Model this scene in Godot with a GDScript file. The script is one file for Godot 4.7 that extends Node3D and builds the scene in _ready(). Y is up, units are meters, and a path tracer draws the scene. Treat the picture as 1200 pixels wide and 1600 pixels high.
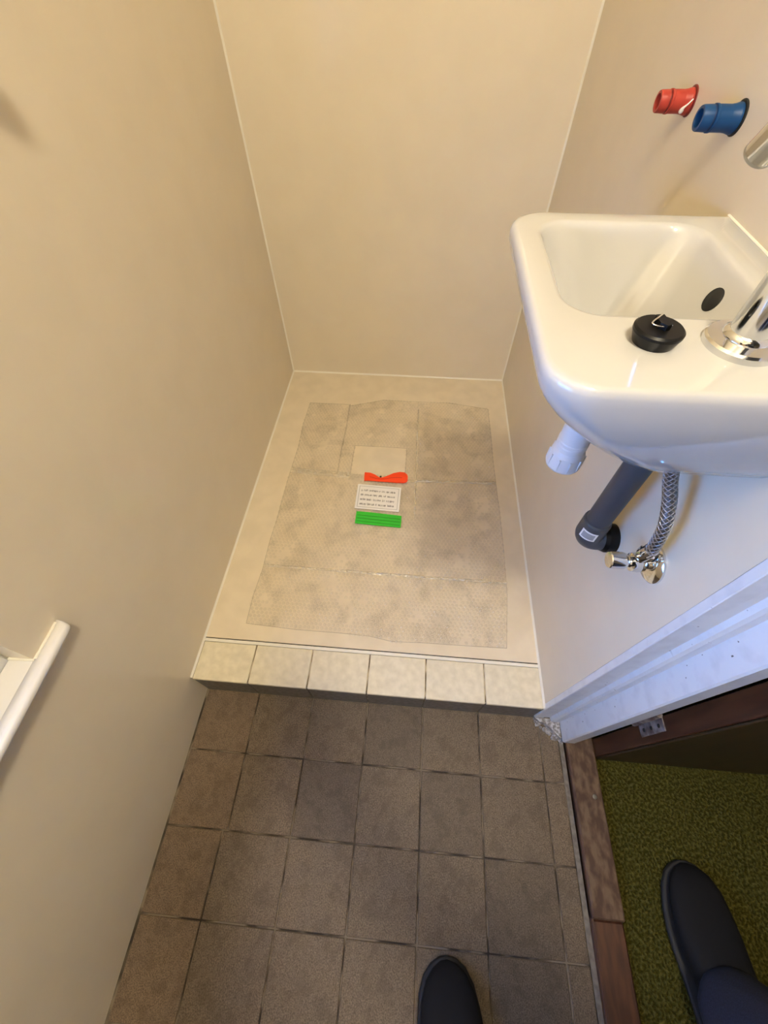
extends Node3D

# World: x to the right, y up, z towards the viewer; left wall at x = 0, back wall at z = 0,
# tiled floor at y = 0. Metres.

const TRAY_Y := 0.108
var taken := {}
var M := {}

# ------------------------------------------------------------------ naming helpers
func numbered(called: String) -> String:
	if not taken.has(called):
		taken[called] = 0
		return called
	taken[called] += 1
	return "%s_%03d" % [called, taken[called]]

func tag(o: Node, label: String, category: String, group := "") -> void:
	o.set_meta("label", label)
	o.set_meta("category", category)
	if group != "":
		o.set_meta("group", group)

func thing(called: String, label: String, category: String, at := Vector3.ZERO, group := "") -> Node3D:
	var o := Node3D.new()
	o.name = numbered(called)
	add_child(o)
	o.position = at
	tag(o, label, category, group)
	return o

func structure(called: String, at := Vector3.ZERO) -> Node3D:
	var o := Node3D.new()
	o.name = called
	add_child(o)
	o.position = at
	o.set_meta("kind", "structure")
	return o

# commits a mesh as one named MeshInstance3D
func obj(called: String, mesh: Mesh, m: Material, parent: Node = null, at := Vector3.ZERO) -> MeshInstance3D:
	var o := MeshInstance3D.new()
	o.mesh = mesh
	o.material_override = m
	o.cast_shadow = GeometryInstance3D.SHADOW_CASTING_SETTING_ON
	if parent == null:
		o.name = numbered(called)
		add_child(o)
	else:
		o.name = called
		parent.add_child(o, true)
	o.position = at
	return o

func struct(called: String, mesh: Mesh, m: Material) -> MeshInstance3D:
	var o := obj(called, mesh, m)
	o.set_meta("kind", "structure")
	return o

# ------------------------------------------------------------------ mesh helpers
func start() -> SurfaceTool:
	var st := SurfaceTool.new()
	st.begin(Mesh.PRIMITIVE_TRIANGLES)
	return st

func finish(st: SurfaceTool) -> ArrayMesh:
	st.generate_normals()
	return st.commit()

# triangle whose front looks along "out"
func tri(st: SurfaceTool, a: Vector3, b: Vector3, c: Vector3, out: Vector3) -> void:
	var n := (c - a).cross(b - a)
	if n.dot(out) < 0.0:
		var k := b
		b = c
		c = k
	st.set_uv(Vector2(a.x, a.z)); st.add_vertex(a)
	st.set_uv(Vector2(b.x, b.z)); st.add_vertex(b)
	st.set_uv(Vector2(c.x, c.z)); st.add_vertex(c)

func quad(st: SurfaceTool, a: Vector3, b: Vector3, c: Vector3, d: Vector3, out: Vector3) -> void:
	tri(st, a, b, c, out)
	tri(st, a, c, d, out)

# box between two corners with chamfered edges
func add_box(st: SurfaceTool, lo: Vector3, hi: Vector3, ch := 0.0) -> void:
	st.set_smooth_group(-1)
	var mid := (lo + hi) / 2.0
	var h := (hi - lo) / 2.0
	if ch <= 0.0:
		for ax in 3:
			for s in [-1.0, 1.0]:
				var n := Vector3.ZERO
				n[ax] = s
				var u := Vector3.ZERO
				u[(ax + 1) % 3] = h[(ax + 1) % 3]
				var v := Vector3.ZERO
				v[(ax + 2) % 3] = h[(ax + 2) % 3]
				var c: Vector3 = mid + n * h[ax]
				quad(st, c - u - v, c + u - v, c + u + v, c - u + v, n)
		return
	var V := func(s: Vector3, ax: int) -> Vector3:
		var q := Vector3.ZERO
		for k in 3:
			q[k] = mid[k] + s[k] * (h[k] - (0.0 if k == ax else ch))
		return q
	for ax in 3:
		var b1 := (ax + 1) % 3
		var b2 := (ax + 2) % 3
		for s in [-1.0, 1.0]:
			var cs := []
			for e in [[-1, -1], [1, -1], [1, 1], [-1, 1]]:
				var sg := Vector3.ZERO
				sg[ax] = s
				sg[b1] = e[0]
				sg[b2] = e[1]
				cs.append(V.call(sg, ax))
			var n := Vector3.ZERO
			n[ax] = s
			quad(st, cs[0], cs[1], cs[2], cs[3], n)
		for s1 in [-1.0, 1.0]:
			for s2 in [-1.0, 1.0]:
				var p := Vector3.ZERO
				p[ax] = -1
				p[b1] = s1
				p[b2] = s2
				var q := p
				q[ax] = 1
				var n2 := Vector3.ZERO
				n2[b1] = s1
				n2[b2] = s2
				quad(st, V.call(p, b1), V.call(q, b1), V.call(q, b2), V.call(p, b2), n2)
	for sx in [-1.0, 1.0]:
		for sy in [-1.0, 1.0]:
			for sz in [-1.0, 1.0]:
				var s3 := Vector3(sx, sy, sz)
				tri(st, V.call(s3, 0), V.call(s3, 1), V.call(s3, 2), s3)

func box(lo: Vector3, hi: Vector3, ch := 0.0) -> ArrayMesh:
	var st := start()
	add_box(st, lo, hi, ch)
	return finish(st)

func boxes(list: Array, ch := 0.0) -> ArrayMesh:
	var st := start()
	for b in list:
		add_box(st, b[0], b[1], ch)
	return finish(st)

# loft through rings of equal point count; rings closed; caps optional; groups = smooth group for each span
func add_loft(st: SurfaceTool, rings: Array, cap0 := true, cap1 := true, groups := []) -> void:
	var n: int = rings[0].size()
	for i in rings.size() - 1:
		st.set_smooth_group(groups[i] if i < groups.size() else 0)
		var c := Vector3.ZERO
		for q in rings[i]:
			c += q
		for q in rings[i + 1]:
			c += q
		c /= 2.0 * n
		for k in n:
			var k2 := (k + 1) % n
			loft_quad(st, rings[i][k], rings[i][k2], rings[i + 1][k2], rings[i + 1][k])
	for e in 2:
		if (e == 0 and not cap0) or (e == 1 and not cap1):
			continue
		st.set_smooth_group(90 + e)
		var r: Array = rings[0] if e == 0 else rings[-1]
		var c2 := Vector3.ZERO
		for q in r:
			c2 += q
		c2 /= n
		for k in n:
			if e == 0:
				loft_tri(st, c2, r[(k + 1) % n], r[k])
			else:
				loft_tri(st, c2, r[k], r[(k + 1) % n])

func loft_tri(st: SurfaceTool, a: Vector3, b: Vector3, c: Vector3) -> void:
	if (b - a).cross(c - a).length_squared() < 1e-18:
		return
	for v in [a, c, b]:
		st.set_uv(Vector2(v.x + v.y, v.z + v.y))
		st.add_vertex(v)

func loft_quad(st: SurfaceTool, a: Vector3, b: Vector3, c: Vector3, d: Vector3) -> void:
	loft_tri(st, a, b, c)
	loft_tri(st, a, c, d)

# surface of revolution about a line from "at" along "axis"; profile = [radius, height]
func add_lathe(st: SurfaceTool, profile: Array, at: Vector3, axis: Vector3, segs := 32, groups := []) -> void:
	axis = axis.normalized()
	var u := axis.cross(Vector3(0, 0, 1) if absf(axis.z) < 0.9 else Vector3(1, 0, 0)).normalized()
	var v := axis.cross(u)
	var rings := []
	for p in profile:
		var r := []
		for k in segs:
			var a := TAU * k / segs
			r.append(at + axis * p[1] + (u * cos(a) + v * sin(a)) * maxf(p[0], 1e-5))
		rings.append(r)
	add_loft(st, rings, true, true, groups)

func lathe(profile: Array, at: Vector3, axis: Vector3, segs := 32, groups := []) -> ArrayMesh:
	var st := start()
	add_lathe(st, profile, at, axis, segs, groups)
	return finish(st)

# groups so that every corner of the profile stays sharp
func sharp(n: int) -> Array:
	var g := []
	for i in n:
		g.append(i + 1)
	return g

# round tube along points
func add_tube(st: SurfaceTool, pts: Array, radius, segs := 20) -> void:
	var rings := []
	var u := Vector3.ZERO
	for i in pts.size():
		var t: Vector3 = (pts[mini(i + 1, pts.size() - 1)] - pts[maxi(i - 1, 0)]).normalized()
		if i == 0:
			u = t.cross(Vector3(0.31, 0.2, 0.93)).normalized()
		else:
			u = (u - t * u.dot(t)).normalized()
		var v := t.cross(u)
		var rad: float = radius[i] if radius is Array else radius
		var r := []
		for k in segs:
			var a := TAU * k / segs
			r.append(pts[i] + (u * cos(a) + v * sin(a)) * rad)
		rings.append(r)
	add_loft(st, rings)

func tube(pts: Array, radius, segs := 20) -> ArrayMesh:
	var st := start()
	add_tube(st, pts, radius, segs)
	return finish(st)

func smooth_path(ctrl: Array, n := 24) -> Array:
	var c := Curve3D.new()
	c.bake_interval = 0.002
	for i in ctrl.size():
		var a: Vector3 = ctrl[maxi(i - 1, 0)]
		var b: Vector3 = ctrl[mini(i + 1, ctrl.size() - 1)]
		var t := (b - a) / 6.0
		c.add_point(ctrl[i], -t, t)
	var out := []
	for k in n + 1:
		out.append(c.sample_baked(c.get_baked_length() * k / n, true))
	return out

# polygon in 2D extruded; map(p: Vector2, h: float) -> Vector3
func add_prism(st: SurfaceTool, poly: PackedVector2Array, h0: float, h1: float, map: Callable) -> void:
	st.set_smooth_group(-1)
	var idx := Geometry2D.triangulate_polygon(poly)
	var up: Vector3 = map.call(Vector2.ZERO, 1.0) - map.call(Vector2.ZERO, 0.0)
	for i in range(0, idx.size(), 3):
		var a := poly[idx[i]]
		var b := poly[idx[i + 1]]
		var c := poly[idx[i + 2]]
		tri(st, map.call(a, h1), map.call(b, h1), map.call(c, h1), up)
		tri(st, map.call(a, h0), map.call(b, h0), map.call(c, h0), -up)
	var cw := Geometry2D.is_polygon_clockwise(poly)
	for i in poly.size():
		var a := poly[i]
		var b := poly[(i + 1) % poly.size()]
		var d := b - a
		var nrm := Vector2(d.y, -d.x)
		if cw:
			nrm = -nrm
		var out: Vector3 = map.call(nrm, 0.0) - map.call(Vector2.ZERO, 0.0)
		quad(st, map.call(a, h0), map.call(b, h0), map.call(b, h1), map.call(a, h1), out)

func prism(poly: PackedVector2Array, h0: float, h1: float, map: Callable) -> ArrayMesh:
	var st := start()
	add_prism(st, poly, h0, h1, map)
	return finish(st)

# plan polygons (x, z) extruded in y
func plan(p: Vector2, h: float) -> Vector3:
	return Vector3(p.x, h, p.y)

# polygons (z, y) on a side wall, extruded in x
func side(p: Vector2, h: float) -> Vector3:
	return Vector3(h, p.y, p.x)

func ring_rect(x0: float, x1: float, z0: float, z1: float, rl: float, rr: float, y: float, seg := 10) -> Array:
	# rl: radius at the x0 corners, rr: radius at the x1 corners
	var out := []
	var cs := [[x1, z1, -1, -1, rr, 0.0], [x0, z1, 1, -1, rl, PI / 2], [x0, z0, 1, 1, rl, PI], [x1, z0, -1, 1, rr, PI * 1.5]]
	for c in cs:
		var r: float = c[4]
		var cx: float = c[0] + c[2] * r
		var cz: float = c[1] + c[3] * r
		for k in seg + 1:
			var a: float = c[5] + PI / 2 * k / seg
			out.append(Vector3(cx + cos(a) * r, y, cz + sin(a) * r))
	return out

# ------------------------------------------------------------------ materials
func mat(c: Color, rough := 0.5, metal := 0.0, spec := 0.5) -> StandardMaterial3D:
	var m := StandardMaterial3D.new()
	m.albedo_color = c
	m.roughness = rough
	m.metallic = metal
	m.metallic_specular = spec
	return m

func lin(r: float, g: float, b: float) -> Color:
	return Color(r, g, b).linear_to_srgb()

func noise(freq: float, sd: int, oct := 3, type := FastNoiseLite.TYPE_SIMPLEX_SMOOTH) -> FastNoiseLite:
	var n := FastNoiseLite.new()
	n.noise_type = type
	n.seed = sd
	n.frequency = freq
	n.fractal_octaves = oct
	return n

func grey(size: int, freq: float, sd: int, oct := 3, type := FastNoiseLite.TYPE_SIMPLEX_SMOOTH) -> PackedByteArray:
	var im := noise(freq, sd, oct, type).get_seamless_image(size, size)
	im.convert(Image.FORMAT_L8)
	return im.get_data()

func texture(im: Image) -> ImageTexture:
	im.generate_mipmaps()
	return ImageTexture.create_from_image(im)

func triplanar(m: StandardMaterial3D, scale: float) -> void:
	m.uv1_triplanar = true
	m.uv1_world_triplanar = true
	m.uv1_scale = Vector3.ONE * scale

# stone floor tile: fine speckle over soft stains, and worn grain
func tile_texture(size: int, base: Color, speck: Color, pale: Color, sd: int) -> ImageTexture:
	var a := grey(size, 0.045, sd, 4)
	var b := grey(size, 0.17, sd + 1, 2)
	var c := grey(size, 0.012, sd + 2, 3)
	var rng := RandomNumberGenerator.new()
	rng.seed = sd
	var im := Image.create(size, size, false, Image.FORMAT_RGB8)
	for y in size:
		for x in size:
			var i := y * size + x
			var fa := a[i] / 255.0
			var fb := b[i] / 255.0
			var fc := c[i] / 255.0
			var t := clampf((fb - 0.5) * 2.6 + (fa - 0.5) * 0.7 + rng.randf_range(-0.25, 0.25), -1.0, 1.0)
			var col := base.lerp(speck, clampf(-t, 0, 1) * 0.75).lerp(pale, clampf(t, 0, 1) * 0.6)
			col = col.lerp(speck, clampf((0.46 - fc) * 1.2, 0, 0.3))
			if rng.randf() < 0.0006:
				col = pale.lightened(0.3)
			im.set_pixel(x, y, col)
	return texture(im)

func two_tone(size: int, freq: float, sd: int, c0: Color, c1: Color, gain := 2.0, oct := 3, type := FastNoiseLite.TYPE_SIMPLEX_SMOOTH) -> ImageTexture:
	var a := grey(size, freq, sd, oct, type)
	var im := Image.create(size, size, false, Image.FORMAT_RGB8)
	for y in size:
		for x in size:
			var t := clampf((a[y * size + x] / 255.0 - 0.5) * gain + 0.5, 0, 1)
			im.set_pixel(x, y, c0.lerp(c1, t))
	return texture(im)

func make_materials() -> void:
	# coated wall panels, beige, half gloss
	var wall_l := lin(0.74, 0.655, 0.51)
	var w := mat(Color.WHITE, 0.17, 0.0, 0.4)
	w.albedo_texture = two_tone(256, 0.02, 5, wall_l.darkened(0.012), wall_l.lightened(0.012), 1.4, 4)
	triplanar(w, 1.3)
	M.wall = w
	var tr := mat(Color.WHITE, 0.42, 0.0, 0.45)
	var tray_l := lin(0.74, 0.64, 0.48)
	tr.albedo_texture = two_tone(256, 0.03, 8, tray_l.darkened(0.03), tray_l.lightened(0.02), 1.6, 4)
	triplanar(tr, 1.7)
	M.tray = tr
	M.ceiling = mat(lin(0.72, 0.70, 0.66), 0.8)
	M.sealant = mat(lin(0.80, 0.76, 0.66), 0.35)
	M.ceramic = mat(lin(0.52, 0.515, 0.50), 0.07, 0.0, 0.5)
	M.ceramic.clearcoat_enabled = true
	M.ceramic.clearcoat = 0.4
	M.ceramic.clearcoat_roughness = 0.04
	M.chrome = mat(lin(0.72, 0.73, 0.75), 0.10, 1.0)
	M.chrome_satin = mat(lin(0.55, 0.55, 0.54), 0.28, 1.0)
	M.black_rubber = mat(lin(0.005, 0.005, 0.005), 0.35, 0.0, 0.3)
	M.dark = mat(lin(0.006, 0.006, 0.006), 0.7)
	M.red_plastic = mat(lin(0.40, 0.048, 0.032), 0.4, 0.0, 0.35)
	M.red_dark = mat(lin(0.16, 0.012, 0.01), 0.5)
	M.blue_plastic = mat(lin(0.007, 0.050, 0.155), 0.4, 0.0, 0.35)
	M.blue_dark = mat(lin(0.004, 0.02, 0.08), 0.5)
	M.grey_pvc = mat(lin(0.050, 0.056, 0.068), 0.45)
	M.white_plastic = mat(lin(0.74, 0.74, 0.74), 0.35)
	M.sill_white = mat(lin(0.70, 0.68, 0.66), 0.25)
	M.tape_white = mat(lin(0.78, 0.74, 0.70), 0.5)
	# floor tiles in four tones
	M.tiles = []
	var tones := [[0.148, 0.110, 0.073], [0.130, 0.097, 0.065], [0.108, 0.081, 0.056], [0.155, 0.110, 0.073]]
	for i in 4:
		var t: Array = tones[i]
		var base := lin(t[0], t[1], t[2])
		var m := mat(Color.WHITE, 0.55, 0.0, 0.4)
		m.albedo_texture = tile_texture(384, base, lin(t[0] * 0.45, t[1] * 0.44, t[2] * 0.43), lin(t[0] * 1.7, t[1] * 1.7, t[2] * 1.66), 20 + i * 7)
		triplanar(m, 4.3 + i * 0.37)
		M.tiles.append(m)
	M.grout = mat(Color.WHITE, 0.9)
	M.grout.albedo_texture = two_tone(256, 0.02, 61, lin(0.032, 0.024, 0.016), lin(0.20, 0.16, 0.115), 3.0, 3)
	triplanar(M.grout, 2.6)
	M.gap = mat(lin(0.022, 0.016, 0.012), 0.9)
	# pale kerb tiles with smudges
	M.curb_tile = mat(Color.WHITE, 0.45, 0.0, 0.45)
	M.curb_tile.albedo_texture = two_tone(384, 0.035, 71, lin(0.64, 0.575, 0.43), lin(0.76, 0.69, 0.53), 1.3, 5)
	triplanar(M.curb_tile, 2.9)
	M.curb_grout = mat(Color.WHITE, 0.9)
	M.curb_grout.albedo_texture = two_tone(128, 0.04, 73, lin(0.10, 0.065, 0.03), lin(0.55, 0.46, 0.34), 3.0, 3)
	triplanar(M.curb_grout, 3.0)
	M.riser = mat(Color.WHITE, 0.5)
	M.riser.albedo_texture = two_tone(256, 0.08, 75, lin(0.115, 0.10, 0.085), lin(0.18, 0.16, 0.138), 2.0, 4)
	triplanar(M.riser, 3.3)
	# white gloss paint with chips
	var pa := grey(512, 0.02, 81, 4)
	var pb := grey(512, 0.085, 83, 2)
	var im := Image.create(512, 512, false, Image.FORMAT_RGB8)
	var paint := lin(0.70, 0.71, 0.73)
	for y in 512:
		for x in 512:
			var i := y * 512 + x
			var c := paint.darkened(clampf((0.5 - pa[i] / 255.0) * 0.12, 0, 0.08))
			if pb[i] > 232 and pa[i] > 120:
				c = lin(0.07, 0.055, 0.05)
			im.set_pixel(x, y, c)
	M.paint = mat(Color.WHITE, 0.3)
	M.paint.albedo_texture = texture(im)
	triplanar(M.paint, 2.2)
	M.hinge = mat(Color.WHITE, 0.6)
	M.hinge.albedo_texture = two_tone(128, 0.04, 87, lin(0.07, 0.04, 0.03), lin(0.24, 0.21, 0.20), 1.8, 3)
	triplanar(M.hinge, 7.0)
	M.plaster = mat(Color.WHITE, 0.9)
	M.plaster.albedo_texture = two_tone(128, 0.09, 85, lin(0.16, 0.14, 0.125), lin(0.50, 0.48, 0.47), 2.0, 3)
	triplanar(M.plaster, 9.0)
	# brown varnished wood, grain along z or y by stretched noise
	M.wood_door = wood(lin(0.040, 0.013, 0.006), lin(0.070, 0.026, 0.011), 91, Vector3(3.0, 0.5, 3.0), 0.35)
	M.wood_panel = wood(lin(0.024, 0.014, 0.005), lin(0.036, 0.022, 0.008), 93, Vector3(2.0, 0.4, 2.0), 0.42)
	M.wood_sill = wood(lin(0.060, 0.028, 0.014), lin(0.135, 0.085, 0.048), 95, Vector3(3.2, 3.2, 1.6), 0.65)
	M.wood_dark = wood(lin(0.050, 0.017, 0.008), lin(0.090, 0.033, 0.014), 97, Vector3(4.0, 4.0, 0.7), 0.45)
	# carpet
	M.carpet = mat(Color.WHITE, 1.0, 0.0, 0.1)
	var ca := grey(512, 0.09, 101, 4)
	var cb := grey(512, 0.25, 103, 2)
	var ci := Image.create(512, 512, false, Image.FORMAT_RGB8)
	var hi := Image.create(512, 512, false, Image.FORMAT_L8)
	for y in 512:
		for x in 512:
			var i := y * 512 + x
			var t := clampf((ca[i] / 255.0 - 0.5) * 2.0 + 0.5, 0, 1) * 0.65 + cb[i] / 255.0 * 0.35
			ci.set_pixel(x, y, lin(0.026, 0.025, 0.003).lerp(lin(0.125, 0.105, 0.030), t))
			hi.set_pixel(x, y, Color(t, t, t))
	M.carpet.albedo_texture = texture(ci)
	M.carpet.heightmap_enabled = true
	M.carpet.heightmap_texture = texture(hi)
	M.carpet.heightmap_scale = 0.5
	triplanar(M.carpet, 2.9)
	M.hall_wall = mat(lin(0.42, 0.38, 0.32), 0.8)
	# clear bubble film: thin alpha, dirt smears with their own grain
	var da := grey(512, 0.012, 111, 4)
	var db := grey(512, 0.38, 113, 2)
	var fi := Image.create(512, 512, false, Image.FORMAT_RGBA8)
	for y in 512:
		for x in 512:
			var i := y * 512 + x
			var d := clampf((da[i] / 255.0 - 0.52) * 2.2, 0, 0.7) * clampf((db[i] / 255.0 - 0.3) * 1.5, 0, 1)
			if db[i] > 246 and da[i] > 135:
				d = maxf(d, 0.7)
			var col := lin(0.55, 0.46, 0.33).lerp(lin(0.16, 0.125, 0.085), clampf(d * 1.6, 0, 1))
			col.a = 0.03 + 0.30 * d
			fi.set_pixel(x, y, col)
	M.film = mat(Color.WHITE, 0.2, 0.0, 0.3)
	M.film.transparency = BaseMaterial3D.TRANSPARENCY_ALPHA
	M.film.albedo_texture = texture(fi)
	M.film.uv1_scale = Vector3(1.9, 1.9, 1.9)
	M.film.cull_mode = BaseMaterial3D.CULL_DISABLED
	M.bubble = mat(Color(0.97, 0.90, 0.76, 0.06), 0.2, 0.0, 0.6)
	M.bubble.transparency = BaseMaterial3D.TRANSPARENCY_ALPHA
	M.glint_fold = mat(Color(0.97, 0.93, 0.85, 0.30), 0.2, 0.0, 0.8)  # pale, denser colour stands in for glints along the creases
	M.glint_fold.transparency = BaseMaterial3D.TRANSPARENCY_ALPHA
	M.glint_fold.cull_mode = BaseMaterial3D.CULL_DISABLED
	M.film_edge = mat(Color(0.62, 0.55, 0.43, 0.12), 0.3)
	M.film_edge.transparency = BaseMaterial3D.TRANSPARENCY_ALPHA
	M.orange = mat(lin(0.95, 0.065, 0.008), 0.5)
	M.green = mat(lin(0.03, 0.50, 0.03), 0.5)
	M.green_line = mat(lin(0.018, 0.32, 0.018), 0.5)
	M.orange_line = mat(lin(0.62, 0.025, 0.006), 0.5)
	M.paper = mat(lin(0.84, 0.82, 0.78), 0.6)
	# glass, lamp, cloth, leather
	M.glass = mat(Color(0.95, 0.97, 1.0, 0.06), 0.02)
	M.glass.transparency = BaseMaterial3D.TRANSPARENCY_ALPHA
	M.lamp = mat(Color(1.0, 0.93, 0.8), 0.4)
	M.lamp.emission_enabled = true
	M.lamp.emission = lin(1.0, 0.905, 0.70)
	M.lamp.emission_energy_multiplier = 1.5
	M.leather = mat(lin(0.010, 0.010, 0.011), 0.75, 0.0, 0.25)
	M.sole = mat(lin(0.008, 0.008, 0.008), 0.7)
	M.skin = mat(lin(0.48, 0.27, 0.18), 0.5)
	M.hair = mat(lin(0.035, 0.022, 0.014), 0.6)
	M.jumper = mat(lin(0.035, 0.038, 0.045), 0.95)
	M.trousers = mat(Color.WHITE, 0.9)
	M.trousers.albedo_texture = two_tone(256, 0.2, 121, lin(0.010, 0.012, 0.022), lin(0.026, 0.030, 0.055), 2.0, 3)
	triplanar(M.trousers, 6.0)

func wood(c0: Color, c1: Color, sd: int, sc: Vector3, rough: float) -> StandardMaterial3D:
	var m := mat(Color.WHITE, rough)
	m.albedo_texture = two_tone(256, 0.06, sd, c0, c1, 2.4, 5)
	m.uv1_triplanar = true
	m.uv1_world_triplanar = true
	m.uv1_scale = sc
	return m

# ------------------------------------------------------------------ set-up of view and light
func make_camera() -> void:
	var cam := Camera3D.new()
	cam.name = "camera"
	add_child(cam)
	cam.position = Vector3(0.46915, 1.10216, 1.34375)
	cam.rotation = Vector3(-0.953473, 0.0920303, -0.0124385)
	cam.fov = rad_to_deg(2.0 * atan(800.0 / 649.06))
	cam.near = 0.02
	cam.far = 60.0
	cam.current = true

func make_light() -> void:
	var we := WorldEnvironment.new()
	we.name = "environment"
	var e := Environment.new()
	var sm := ProceduralSkyMaterial.new()
	sm.sky_top_color = lin(0.11, 0.35, 1.0)
	sm.sky_horizon_color = lin(0.13, 0.38, 1.0)
	sm.ground_horizon_color = lin(0.10, 0.29, 0.76)
	sm.ground_bottom_color = lin(0.07, 0.19, 0.50)
	sm.sky_energy_multiplier = 1.0
	var sky := Sky.new()
	sky.sky_material = sm
	e.background_mode = Environment.BG_SKY
	e.sky = sky
	e.background_energy_multiplier = 25.5
	e.ambient_light_source = Environment.AMBIENT_SOURCE_DISABLED
	e.tonemap_mode = Environment.TONE_MAPPER_LINEAR
	e.tonemap_exposure = 1.0
	e.sdfgi_enabled = true
	e.ssao_enabled = true
	e.ssil_enabled = true
	we.environment = e
	add_child(we)

const LAMP_AT := Vector3(0.665, 2.26, 1.56)
func make_lamp() -> void:
	var t := thing("ceiling_lamp", "round frosted ceiling lamp glowing warm above the tiled floor", "lamp", LAMP_AT)
	obj("base_plate", lathe([[0.13, 0.02], [0.13, 0.04]], Vector3.ZERO, Vector3.UP, 32, sharp(1)), M.white_plastic, t)
	obj("shade", lathe([[0.125, 0.02], [0.118, -0.005], [0.09, -0.03], [0.045, -0.045], [0.001, -0.05]], Vector3.ZERO, Vector3.UP, 32), M.lamp, t)
	var l := OmniLight3D.new()
	l.name = "lamp_light"
	l.light_color = lin(1.0, 0.905, 0.70)
	l.light_energy = 1.38
	l.light_size = 0.09
	l.omni_range = 8.0
	l.omni_attenuation = 2.0
	l.shadow_enabled = true
	t.add_child(l)
	l.position = Vector3(0, -0.15, 0)

# ------------------------------------------------------------------ the room
const WIN := [1.226, 1.82, 0.540, 1.07]   # z0, z1, y0, y1

func make_room() -> void:
	var T := 0.12
	var H := 2.3
	struct("wall_back", box(Vector3(-T, -0.1, -T), Vector3(0.93, H, 0)), M.wall)
	var zz := 2.4
	struct("wall_left", boxes([
		[Vector3(-T, -0.1, 0), Vector3(0, H, WIN[0])],
		[Vector3(-T, -0.1, WIN[1]), Vector3(0, H, zz)],
		[Vector3(-T, -0.1, WIN[0]), Vector3(0, WIN[2], WIN[1])],
		[Vector3(-T, WIN[3], WIN[0]), Vector3(0, H, WIN[1])]]), M.wall)
	struct("wall_right", boxes([
		[Vector3(0.80, -0.1, 0), Vector3(0.925, H, 1.131)],
		[Vector3(0.80, -0.1, 2.10), Vector3(0.925, H, zz)],
		[Vector3(0.80, 2.06, 1.131), Vector3(0.925, H, 2.10)]]), M.wall)
	struct("wall_front", box(Vector3(-T, -0.1, zz), Vector3(0.925, H, zz + T)), M.wall)
	struct("ceiling", box(Vector3(-T, H, -T), Vector3(0.925, H + T, zz + T)), M.ceiling)
	# window in the left wall, out of frame
	var wn := structure("window_1", Vector3(0, WIN[2], WIN[0]))
	var wz: float = WIN[1] - WIN[0]
	var wy: float = WIN[3] - WIN[2]
	obj("window_frame", boxes([
		[Vector3(-0.075, 0, 0), Vector3(-0.035, wy, 0.035)], [Vector3(-0.075, 0, wz - 0.035), Vector3(-0.035, wy, wz)],
		[Vector3(-0.075, 0, 0.035), Vector3(-0.035, 0.165, wz - 0.035)], [Vector3(-0.075, wy - 0.035, 0.035), Vector3(-0.035, wy, wz - 0.035)]], 0.003), M.paint, wn)  # bottom rail made tall to keep sky light off the sill
	obj("pane", box(Vector3(-0.046, 0.165, 0.035), Vector3(-0.042, wy - 0.035, wz - 0.035)), M.glass, wn)
	# hall beyond the door opening
	struct("floor_hall", box(Vector3(0.93, -0.1, 0.4), Vector3(2.3, 0.0, 2.9)), M.carpet)
	struct("wall_hall_far", box(Vector3(2.3, -0.1, 0.4), Vector3(2.42, H, 2.9)), M.hall_wall)
	struct("wall_hall_back", box(Vector3(0.93, -0.1, 0.28), Vector3(2.42, H, 0.4)), M.hall_wall)
	struct("wall_hall_front", box(Vector3(0.93, -0.1, 2.9), Vector3(2.42, H, 3.02)), M.hall_wall)
	struct("wall_hall_near", box(Vector3(0.81, -0.1, 2.52), Vector3(0.93, H, 3.02)), M.hall_wall)
	struct("ceiling_hall", box(Vector3(0.925, H, 0.28), Vector3(2.42, H + T, 3.02)), M.ceiling)
	# sealant beads in the corners
	var y0 := TRAY_Y
	var beads := [
		[Vector3(0, y0, 0), Vector3(0, 2.3, 0), Vector3(1, 0, 0), Vector3(0, 0, 1)],
		[Vector3(0.8, y0, 0), Vector3(0.8, 2.3, 0), Vector3(-1, 0, 0), Vector3(0, 0, 1)],
		[Vector3(0, y0, 0), Vector3(0.8, y0, 0), Vector3(0, 1, 0), Vector3(0, 0, 1)],
		[Vector3(0, y0, 0), Vector3(0, y0, 1.14), Vector3(1, 0, 0), Vector3(0, 1, 0)],
		[Vector3(0.8, y0, 0), Vector3(0.8, y0, 1.14), Vector3(-1, 0, 0), Vector3(0, 1, 0)]]
	for i in beads.size():
		var b: Array = beads[i]
		var st := start()
		st.set_smooth_group(-1)
		var s := 0.0042
		for k in 2:
			pass
		var p0: Vector3 = b[0]
		var p1: Vector3 = b[1]
		var u: Vector3 = b[2] * s
		var v: Vector3 = b[3] * s
		var w := (u + v) * 0.42
		quad(st, p0 + u, p1 + u, p1 + w, p0 + w, b[2] + b[3])
		quad(st, p0 + w, p1 + w, p1 + v, p0 + v, b[2] + b[3])
		struct("trim_%d" % (i + 1), finish(st), M.sealant)

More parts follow.
